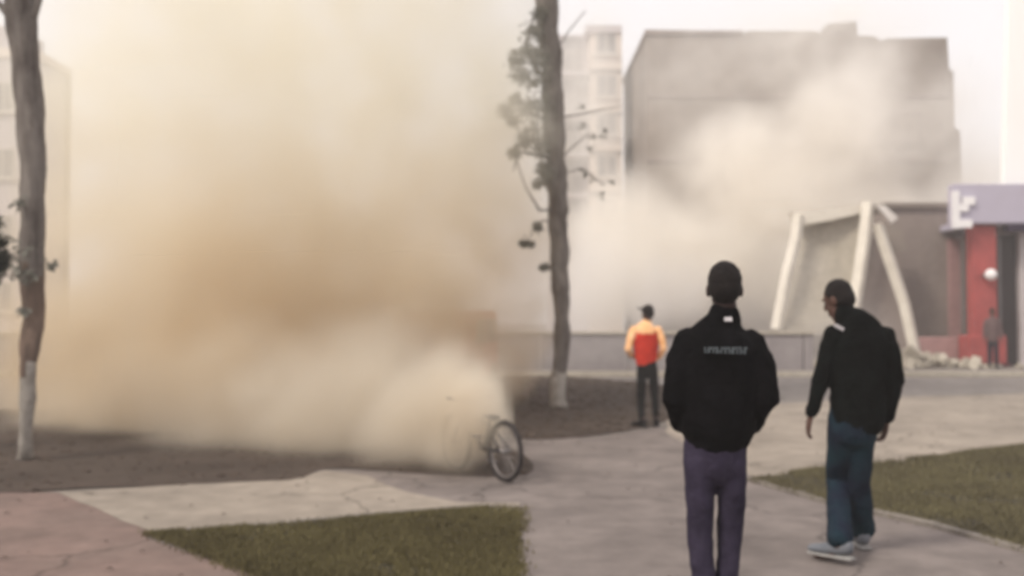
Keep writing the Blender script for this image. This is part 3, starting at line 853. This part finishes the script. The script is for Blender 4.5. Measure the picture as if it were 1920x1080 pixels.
def person(name, loc, rz, cfg):
    root = empty(name, loc, rz)
    tag(root, cfg['label'], 'person')
    J = cfg
    # continuous body: torso + neck + head + arms + hands + legs + feet
    bm = bmesh.new()
    T = J['torso']
    limb(bm, [(x, y, z, max(.03, rx * .80), max(.03, ry * .75)) for x, y, z, rx, ry in T], seg=20)
    hc = Vector(J['head'])
    nk = Vector(T[-1][:3])
    tube(bm, [(nk - Vector((0, 0, .06)), .062, .058), (hc + Vector((0, -.02, -.07)), .052, .055)], 14)
    W, q = head_mesh(bm, hc, J['yaw'], J.get('hpitch', 0), J.get('hs', 1))
    for sd_, arm in ((-1, J['armL']), (1, J['armR'])):
        limb(bm, [(p[0], p[1], p[2], p[3] * .68) for p in arm])
        d = Vector(arm[-1][:3]) - Vector(arm[-2][:3])
        hand(bm, Vector(arm[-1][:3]) + d.normalized() * .02, d + Vector((0, 0, -.05)), -sd_ if not J.get('handflip') else sd_, .7)
    for leg in (J['legL'], J['legR']):
        limb(bm, [(p[0], p[1], p[2], p[3] * .72) for p in leg])
        a = Vector(leg[-1][:3]); t_ = J.get('toe', {}).get(id(leg), None)
    for leg, toe in ((J['legL'], J['toeL']), (J['legR'], J['toeR'])):
        a = Vector(leg[-1][:3]); td = Vector(toe)
        tube(bm, [(Vector((a.x, a.y, a.z + .03)) - td * .03, .035, .035), (Vector((a.x, a.y, .05)) + td * .05, .036, .032), (Vector((a.x, a.y, .035)) + td * .15, .036, .02)], 10, Vector((td.y, -td.x, 0)))
    remeshed('body', bm, M[J['skin']], root, .007, 2)
    # hair
    bm = bmesh.new(); hair_mesh(bm, W, q, J.get('hs', 1))
    h = remeshed('hair', bm, M['hair'], root, .007, 2, .008, .02)
    # jacket
    bm = bmesh.new()
    limb(bm, T, seg=24)
    if J.get('collar'):
        c = J['collar']; tube(bm, [(Vector(c[:3]), c[3], c[4]), (Vector(c[:3]) + Vector((c[5], c[6], .055)), c[3] * .92, c[4] * .92)], 18)
    sleeves_separate = J.get('sleevemat')
    bmS = bmesh.new() if sleeves_separate else bm
    for arm in (J['armL'], J['armR']):
        a = [tuple(p) for p in arm]
        limb(bmS, a)
    j = remeshed('jacket', bm, M[J['jacket']], root, .011, 5, J.get('folds', .022), .11)
    if sleeves_separate:
        sy = J['yoke']
        limb(bmS, sy, seg=20)
        remeshed('sleeves', bmS, M[sleeves_separate], root, .011, 4, .015, .1)
    # trousers
    bm = bmesh.new()
    limb(bm, J['hips'], seg=20)
    for leg in (J['legL'], J['legR']):
        limb(bm, leg[:-1] + [(leg[-1][0], leg[-1][1], leg[-1][2] + .03, leg[-1][3])])
    remeshed('trousers', bm, M[J['trousers']], root, .010, 4, .018, .09)
    # shoes
    for leg, toe in ((J['legL'], J['toeL']), (J['legR'], J['toeR'])):
        a = Vector(leg[-1][:3]); td = Vector(toe).normalized(); rr = Vector((td.y, -td.x, 0))
        zz = a.z - .09
        bm = bmesh.new()
        tube(bm, [(Vector((a.x, a.y, zz + .085)) - td * .05, .042, .05), (Vector((a.x, a.y, zz + .062)) + td * .03, .046, .045), (Vector((a.x, a.y, zz + .047)) + td * .12, .05, .032), (Vector((a.x, a.y, zz + .04)) + td * .19, .04, .024)], 14, rr)
        s_ = remeshed('shoe', bm, M[J['shoe']], root, .007, 2)
        bm = bmesh.new()
        tube(bm, [(Vector((a.x, a.y, zz + .014)) - td * .08, .043, .013), (Vector((a.x, a.y, zz + .014)) + td * .10, .052, .013), (Vector((a.x, a.y, zz + .014)) + td * .20, .04, .012)], 14, rr)
        so = obj('sole', bm, M[J.get('solemat', 'shoeb')], root, smooth=True); so.parent = s_
    return root, j

# man in the black jacket with a line of print on its back
f1 = G(1340, 1205)
man1, jk = person('person', (P(1345, 800, f1.y).x, f1.y, 0), 0, dict(
    label='man seen from behind in bulky black jacket with faint lettering across the back', skin='skindark', folds=.032,
    head=(.04, .015, 1.628), yaw=-.12, hs=1.0,
    torso=[(0, 0, .925, .150, .125), (0, 0, .97, .175, .145), (0, -.005, 1.08, .185, .152), (.005, -.01, 1.22, .188, .15), (.01, -.01, 1.34, .178, .138), (.012, -.005, 1.41, .150, .115), (.02, 0, 1.455, .112, .085), (.03, .005, 1.485, .07, .065)],
    collar=(.028, .0, 1.462, .082, .074, .004, .005),
    armL=[(-.138, -.005, 1.385, .066), (-.185, -.035, 1.27, .066), (-.200, -.05, 1.12, .064), (-.155, .06, 1.00, .056), (-.105, .15, .98, .048)],
    armR=[(.153, -.005, 1.385, .066), (.196, -.035, 1.27, .066), (.212, -.05, 1.12, .064), (.165, .06, 1.00, .056), (.11, .15, .98, .048)],
    hips=[(-.01, 0, .80, .138, .105), (-.01, 0, .90, .146, .11), (-.01, 0, .98, .14, .11)],
    legL=[(-.083, 0, .84, .072, .09), (-.085, .0, .66, .068, .08), (-.080, .01, .48, .060, .068), (-.068, -.01, .28, .053, .06), (-.062, -.03, .10, .052)],
    legR=[(.063, 0, .84, .072, .09), (.068, .02, .66, .066, .08), (.062, .04, .48, .058, .066), (.05, .03, .28, .052, .06), (.045, .02, .10, .052)],
    toeL=(-.1, 1, 0), toeR=(.12, 1, 0), jacket='blackcloth', trousers='trouser', shoe='shoeb'))
# print: a row of small illegible strokes, and the white collar tag
bm = bmesh.new()
x = -.085
for i, w in enumerate((.012, .016, .010, .018, .012, .015, .011, .017, .012, .016, .012)):
    a = (x + .012) / .14
    yb = -.163 + a * a * .022
    box(bm, x, x + w * .45, yb - .004, yb + .012, 1.345 - .012 - i * .0007, 1.345 + .014)
    box(bm, x + w * .45, x + w, yb - .0035, yb + .012, 1.345 + (.004 if i % 3 else -.012), 1.345 + (.013 if i % 3 else -.003))
    x += w + .004
obj('back_print', bm, M['print'], man1)
bm = bmesh.new(); box(bm, .018, .052, -.094, -.084, 1.472, 1.492, Matrix.Rotation(-.5, 3, 'X')); obj('collar_tag', bm, M['tag'], man1)

# man turning to the left, jeans
f2 = G(1600, 1048)
man2, jk2 = person('person', (P(1607, 800, f2.y).x, f2.y, 0), 0, dict(
    label='man walking in a long dark jacket and blue jeans with his head turned left', skin='skin',
    head=(-.095, .05, 1.608), yaw=.75, hpitch=-.34, hs=1.0,
    torso=[(0.0, 0, .83, .165, .12), (.0, 0, .90, .172, .13), (.01, -.005, 1.05, .178, .135), (.015, -.01, 1.22, .182, .135), (.015, -.01, 1.34, .18, .128), (.0, -.005, 1.42, .155, .11), (-.03, .0, 1.49, .10, .085), (-.065, .015, 1.52, .068, .066)],
    collar=(-.06, .005, 1.49, .075, .07, -.01, .01),
    armL=[(-.145, -.005, 1.395, .064), (-.19, -.01, 1.26, .060), (-.225, -.01, 1.10, .055), (-.255, .0, .98, .047), (-.278, .01, .905, .040)],
    armR=[(.175, -.005, 1.39, .066), (.205, -.03, 1.25, .062), (.222, -.04, 1.10, .058), (.215, .0, .96, .052), (.205, .04, .87, .046)],
    hips=[(-.03, 0, .76, .150, .11), (-.02, 0, .86, .158, .115), (-.01, 0, .94, .15, .11)],
    legL=[(-.10, .0, .80, .084, .09), (-.085, .08, .62, .080, .084), (-.075, .17, .46, .072, .076), (-.11, .03, .28, .074, .080), (-.165, -.16, .125, .080)],
    legR=[(.035, .0, .80, .088, .09), (.025, .04, .62, .080, .084), (.04, .10, .45, .072, .076), (.08, .18, .26, .074, .078), (.115, .26, .10, .080)],
    toeL=(-.7, .75, 0), toeR=(.1, 1, 0), jacket='blackcloth2', folds=.032, trousers='jeans', shoe='shoew', solemat='sole'))
bm = bmesh.new(); box(bm, -.165, -.105, -.10, -.085, 1.425, 1.445, Matrix.Rotation(.5, 3, 'Y')); obj('shoulder_flash', bm, M['tag'], man2)

# far man in red and cream
f3 = G(1212, 802)
man3, jk3 = person('person', (P(1211, 700, f3.y).x, f3.y, 0), R(6), dict(
    label='man farther off in a red jacket with cream shoulders and sleeves and dark trousers', skin='skin',
    head=(.03, .02, 1.575), yaw=.5, hs=.95,
    torso=[(0, 0, .87, .135, .10), (0, 0, .95, .155, .11), (0, 0, 1.1, .175, .125), (0, 0, 1.22, .18, .125), (0, 0, 1.31, .165, .11)],
    yoke=[(0, 0, 1.30, .172, .115), (0, 0, 1.36, .160, .108), (.01, 0, 1.41, .11, .085), (.02, 0, 1.45, .07, .065)], sleevemat='creamcloth',
    armL=[(-.16, 0, 1.345, .062), (-.22, -.03, 1.22, .056), (-.255, -.04, 1.08, .050), (-.19, .07, .99, .042), (-.13, .14, .98, .038)],
    armR=[(.165, 0, 1.345, .062), (.215, -.03, 1.22, .056), (.24, -.04, 1.08, .050), (.2, .06, .97, .042), (.15, .13, .94, .038)],
    hips=[(0.02, 0, .76, .135, .10), (0.02, 0, .84, .14, .105), (0.01, 0, .90, .135, .1)],
    legL=[(-.05, 0, .80, .078), (-.06, 0, .62, .072), (-.065, .02, .45, .06), (-.07, 0, .25, .052), (-.06, -.03, .10, .05)],
    legR=[(.09, 0, .80, .078), (.115, .02, .62, .070), (.135, .05, .45, .058), (.15, .05, .25, .05), (.16, .08, .10, .05)],
    toeL=(-.5, .9, 0), toeR=(.3, 1, 0), jacket='redcloth', trousers='blacktr', shoe='shoeb', folds=.015))
# cap with a short peak pointing left
bm = bmesh.new()
ell(bm, (.03, .01, 1.615), .085, .098, .075)
tube(bm, [((-.02, .06, 1.63), .05, .014), ((-.10, .10, 1.645), .035, .008)], 10, Vector((0, 1, 0)))
remeshed('cap', bm, M['hair'], man3, .008, 2)

# bystander by the shop door
man4, jk4 = person('person', (P(1861, 600, 29.2).x, 29.2, .10), R(160), dict(
    label='dim figure in mauve brown clothes standing beside the dark shop door', skin='skin',
    head=(0, .02, 1.60), yaw=.3, hs=1.0,
    torso=[(0, 0, .80, .15, .12), (0, 0, 1.05, .17, .13), (0, 0, 1.25, .18, .125), (0, 0, 1.36, .16, .11), (0, 0, 1.44, .10, .08), (0, 0, 1.48, .065, .06)],
    armL=[(-.16, 0, 1.36, .062), (-.21, -.02, 1.1, .052), (-.22, .04, .86, .042)],
    armR=[(.16, 0, 1.36, .062), (.21, -.02, 1.1, .052), (.22, .04, .86, .042)],
    hips=[(0, 0, .78, .14, .11), (0, 0, .90, .14, .11)],
    legL=[(-.075, 0, .80, .08), (-.085, 0, .45, .065), (-.085, 0, .10, .055)],
    legR=[(.075, 0, .80, .08), (.085, 0, .45, .065), (.085, 0, .10, .055)],
    toeL=(-.3, 1, 0), toeR=(.3, 1, 0), jacket='mauvecloth', trousers='jeansup', shoe='shoeb'))

# ------------------------------------------------------------------ dust clouds (real volumes)
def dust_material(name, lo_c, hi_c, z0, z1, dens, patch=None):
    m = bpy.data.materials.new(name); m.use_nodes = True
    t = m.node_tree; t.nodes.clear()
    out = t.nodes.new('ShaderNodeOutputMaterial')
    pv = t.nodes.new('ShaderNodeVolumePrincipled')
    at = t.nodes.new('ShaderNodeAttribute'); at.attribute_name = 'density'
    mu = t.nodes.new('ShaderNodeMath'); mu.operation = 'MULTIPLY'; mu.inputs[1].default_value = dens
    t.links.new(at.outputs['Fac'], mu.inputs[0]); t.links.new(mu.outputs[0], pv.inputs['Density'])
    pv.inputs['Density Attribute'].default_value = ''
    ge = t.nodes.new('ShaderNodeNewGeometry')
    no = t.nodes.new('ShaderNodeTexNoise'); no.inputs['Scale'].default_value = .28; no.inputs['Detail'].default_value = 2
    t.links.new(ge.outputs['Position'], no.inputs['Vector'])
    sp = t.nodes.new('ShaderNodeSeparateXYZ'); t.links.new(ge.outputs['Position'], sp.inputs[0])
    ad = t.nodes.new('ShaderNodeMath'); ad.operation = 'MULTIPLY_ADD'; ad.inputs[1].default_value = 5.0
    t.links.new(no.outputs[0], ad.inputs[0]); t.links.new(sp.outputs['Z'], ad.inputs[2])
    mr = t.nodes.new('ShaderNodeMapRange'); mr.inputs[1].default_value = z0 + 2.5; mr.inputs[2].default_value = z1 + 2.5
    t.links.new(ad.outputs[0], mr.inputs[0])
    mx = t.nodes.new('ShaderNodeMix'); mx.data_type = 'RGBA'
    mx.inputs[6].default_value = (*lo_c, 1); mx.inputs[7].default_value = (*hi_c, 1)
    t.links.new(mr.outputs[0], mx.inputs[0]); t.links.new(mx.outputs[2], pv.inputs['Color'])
    pv.inputs['Anisotropy'].default_value = .1
    t.links.new(pv.outputs[0], out.inputs['Volume'])
    return m
def dust_cloud(name, label, lo, hi, res, blobs, m, warp=1.2, wscale=.33, soft=.5, seed=0.0, detail=(.35, .65, .45, 1.25)):
    ng = bpy.data.node_groups.new(name, 'GeometryNodeTree')
    ng.interface.new_socket('Geometry', in_out='INPUT', socket_type='NodeSocketGeometry')
    ng.interface.new_socket('Geometry', in_out='OUTPUT', socket_type='NodeSocketGeometry')
    N, L = ng.nodes, ng.links
    go = N.new('NodeGroupOutput')
    vc = N.new('GeometryNodeVolumeCube')
    vc.inputs['Min'].default_value = lo; vc.inputs['Max'].default_value = hi
    for k, nm in enumerate(('Resolution X', 'Resolution Y', 'Resolution Z')):
        vc.inputs[nm].default_value = max(8, int((hi[k] - lo[k]) / res))
    pos = N.new('GeometryNodeInputPosition')
    def vmath(op, a, b=None, c=None):
        n = N.new('ShaderNodeVectorMath'); n.operation = op
        for i, s in enumerate((a, b, c)):
            if s is None: continue
            if isinstance(s, (tuple, Vector)): n.inputs[i].default_value = tuple(s)
            else: L.new(s, n.inputs[i])
        return n.outputs['Value'] if op in ('LENGTH', 'DOT_PRODUCT') else n.outputs['Vector']
    def math_(op, a, b=None, c=None):
        n = N.new('ShaderNodeMath'); n.operation = op
        for i, s in enumerate((a, b, c)):
            if s is None: continue
            if isinstance(s, (int, float)): n.inputs[i].default_value = s
            else: L.new(s, n.inputs[i])
        return n.outputs[0]
    def noise(v, sc, det=3, off=0.0, rough=.55):
        n = N.new('ShaderNodeTexNoise'); n.inputs['Scale'].default_value = sc; n.inputs['Detail'].default_value = det; n.inputs['Roughness'].default_value = rough
        L.new(vmath('ADD', v, (off, off * .7, -off)), n.inputs['Vector'])
        return n
    nz = noise(pos.outputs[0], wscale, 3, seed)
    w = vmath('SUBTRACT', nz.outputs['Color'], (.5, .5, .5))
    q = vmath('MULTIPLY_ADD', w, (warp * 2,) * 3, pos.outputs[0])
    tot = None
    for (c, r, wt) in blobs:
        d = vmath('LENGTH', vmath('DIVIDE', vmath('SUBTRACT', q, tuple(c)), tuple(r)))
        mr = N.new('ShaderNodeMapRange'); mr.interpolation_type = 'SMOOTHSTEP'
        mr.inputs[1].default_value = 1.0; mr.inputs[2].default_value = soft; mr.inputs[3].default_value = 0; mr.inputs[4].default_value = wt
        # from-min > from-max is handled by swapping
        mr.inputs[1].default_value = soft; mr.inputs[2].default_value = 1.0; mr.inputs[3].default_value = wt; mr.inputs[4].default_value = 0
        L.new(d, mr.inputs[0])
        tot = mr.outputs[0] if tot is None else math_('MAXIMUM', tot, mr.outputs[0])
    n2 = noise(q, 1.1, 4, seed + 7)
    mr = N.new('ShaderNodeMapRange')
    mr.inputs[1].default_value, mr.inputs[2].default_value, mr.inputs[3].default_value, mr.inputs[4].default_value = detail
    L.new(n2.outputs[0], mr.inputs[0])
    den = math_('MULTIPLY', tot, mr.outputs[0])
    L.new(den, vc.inputs['Density'])
    sm = N.new('GeometryNodeSetMaterial'); sm.inputs['Material'].default_value = m
    L.new(vc.outputs[0], sm.inputs[0]); L.new(sm.outputs[0], go.inputs[0])
    v = bpy.data.volumes.new(name)
    v.materials.append(m)
    v.render.step_size = res * 1.5
    o = bpy.data.objects.new(name, v); link(o)
    md = o.modifiers.new('dust', 'NODES'); md.node_group = ng
    tag(o, label, 'dust', kind='stuff')
    return o
def B(px, py, Y, rx, ry, rz, w=1.0):
    return (P(px, py, Y), (rx, ry, rz), w)

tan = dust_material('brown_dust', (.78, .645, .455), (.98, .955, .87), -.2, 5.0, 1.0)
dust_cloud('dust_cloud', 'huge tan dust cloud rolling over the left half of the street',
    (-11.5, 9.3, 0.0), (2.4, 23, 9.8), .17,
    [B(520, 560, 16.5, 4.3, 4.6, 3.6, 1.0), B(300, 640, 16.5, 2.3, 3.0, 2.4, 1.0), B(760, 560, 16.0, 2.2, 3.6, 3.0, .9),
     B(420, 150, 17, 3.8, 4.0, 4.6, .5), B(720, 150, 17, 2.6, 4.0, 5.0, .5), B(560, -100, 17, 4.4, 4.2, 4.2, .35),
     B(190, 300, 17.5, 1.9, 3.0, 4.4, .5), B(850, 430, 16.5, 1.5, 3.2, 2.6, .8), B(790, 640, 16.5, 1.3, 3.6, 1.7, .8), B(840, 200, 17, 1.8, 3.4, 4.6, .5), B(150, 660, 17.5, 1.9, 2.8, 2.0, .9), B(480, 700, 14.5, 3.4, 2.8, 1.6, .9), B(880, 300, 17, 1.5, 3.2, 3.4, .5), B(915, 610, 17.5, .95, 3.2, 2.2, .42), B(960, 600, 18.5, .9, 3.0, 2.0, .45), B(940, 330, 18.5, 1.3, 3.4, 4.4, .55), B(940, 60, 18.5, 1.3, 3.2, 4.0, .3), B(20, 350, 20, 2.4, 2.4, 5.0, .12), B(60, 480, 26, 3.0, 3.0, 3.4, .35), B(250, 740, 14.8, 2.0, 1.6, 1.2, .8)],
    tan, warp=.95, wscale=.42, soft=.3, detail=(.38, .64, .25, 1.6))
grey = dust_material('grey_dust', (.85, .785, .68), (.92, .87, .775), .2, 2.6, 2.1)
dust_cloud('dust_cloud', 'paler grey dust rolling along the ground in front of the tan cloud',
    (-7.5, 8.7, 0.0), (.4, 15.5, 3.2), .09,
    [B(640, 760, 11.9, 1.75, 1.7, 1.0, 1.0), B(480, 780, 12.6, 1.6, 1.9, .95, .9), B(800, 790, 11.4, .85, 1.35, .62, .9), B(260, 780, 14.0, 2.2, 1.4, .9, .6), B(420, 720, 13.2, 1.8, 1.5, 1.1, .5), B(150, 770, 14.6, 1.6, .9, .8, .35), B(800, 790, 10.5, .75, 1.0, .70, 1.3), B(890, 778, 9.84, .42, .84, .64, 5.5), B(846, 825, 9.98, .40, .75, .52, 3.0), B(845, 770, 10.2, .55, .9, .75, 2.0), B(905, 720, 11.2, .5, .9, .5, .5),
     B(700, 690, 12.6, 1.5, 1.5, .95, .6), B(880, 740, 12.5, .5, 1.2, .6, .4)],
    grey, warp=.5, wscale=.8, soft=.15, seed=3.1, detail=(.32, .68, .25, 1.35))
cream_d = dust_material('cream_dust', (.975, .95, .905), (.988, .967, .93), 1.0, 9, .95)
dust_cloud('dust_cloud', 'cream dust plume rising in front of the grey building on the right',
    (1.0, 34.8, 0.0), (22.5, 44.4, 16.5), .28,
    [B(1300, 480, 39, 5.2, 4.4, 3.2, 1.0), B(1450, 380, 39, 4.6, 4.4, 3.4, 1.0), B(1580, 260, 39, 3.2, 4.2, 3.6, .8), B(1650, 150, 39.5, 2.0, 3.4, 3.0, .5), B(1320, 300, 39, 2.0, 3.6, 2.4, .35),
     B(1640, 420, 39, 4.2, 4.2, 2.8, .9), B(1800, 400, 39, 2.2, 3.6, 2.8, .55), B(1150, 520, 38, 3.6, 4.0, 2.6, .8), B(1730, 250, 39.5, 1.8, 3, 2.8, .35), B(1480, 110, 40, 5.5, 3, 3.6, .26), B(1290, 160, 40, 4.0, 3, 3.8, .22), B(1180, 440, 40, 4.0, 4, 3.2, .9), B(1400, 300, 39, 4.0, 4, 2.8, .9), B(1550, 220, 39, 2.8, 4, 2.6, .7), B(1500, 500, 38, 6, 3.4, 3.0, .8), B(1790, 210, 40, 1.7, 3.6, 2.9, .28), B(1835, 330, 40, 1.7, 3.6, 2.6, .5), B(1600, 80, 40, 2.6, 3, 2.4, .22), B(1800, 220, 40, 1.4, 3, 3.4, .18), B(1540, 55, 40, 6.0, 3, 1.6, .30), B(1585, 42, 40, 1.3, 3, 1.2, .5), B(1110, 200, 40, 2.4, 3.4, 6.0, .42)],
    cream_d, warp=1.3, wscale=.26, soft=.12, seed=11.3, detail=(.32, .66, .3, 1.45))
lil = dust_material('lilac_dust', (.955, .935, .925), (.965, .945, .935), .3, 4, .35)
dust_cloud('dust_cloud', 'thin pale dust hanging over the low wall behind the middle tree',
    (-3.0, 26.9, 0.0), (13, 33.2, 6.0), .28,
    [B(1060, 655, 27.7, 4.0, .9, .95, .55), B(1250, 665, 27.7, 2.6, .8, .8, .35), B(1540, 640, 30.2, 3.2, 1.2, 1.6, .8), B(1480, 520, 30.3, 1.6, 1.0, 2.2, .35), B(1080, 540, 31, 2.8, 2.0, 2.2, .8), B(1250, 560, 31, 2.6, 2.0, 1.9, .8), B(1400, 590, 31, 1.6, 1.6, 1.2, .5)],
    lil, warp=.7, wscale=.4, soft=.25, seed=5.0)

# ------------------------------------------------------------------ haze
bm = bmesh.new(); box(bm, -320, 320, -60, 440, -1.0, 23.0)
hz = bpy.data.materials.new('haze_air'); hz.use_nodes = True
t = hz.node_tree; t.nodes.clear()
o_ = t.nodes.new('ShaderNodeOutputMaterial'); pv = t.nodes.new('ShaderNodeVolumePrincipled')
pv.inputs['Color'].default_value = (.98, .955, .95, 1); pv.inputs['Density'].default_value = .003; pv.inputs['Anisotropy'].default_value = .2
t.links.new(pv.outputs[0], o_.inputs['Volume'])
haze = obj('haze', bm, hz)
tag(haze, 'thin dusty haze hanging in the whole street', 'haze', kind='stuff')
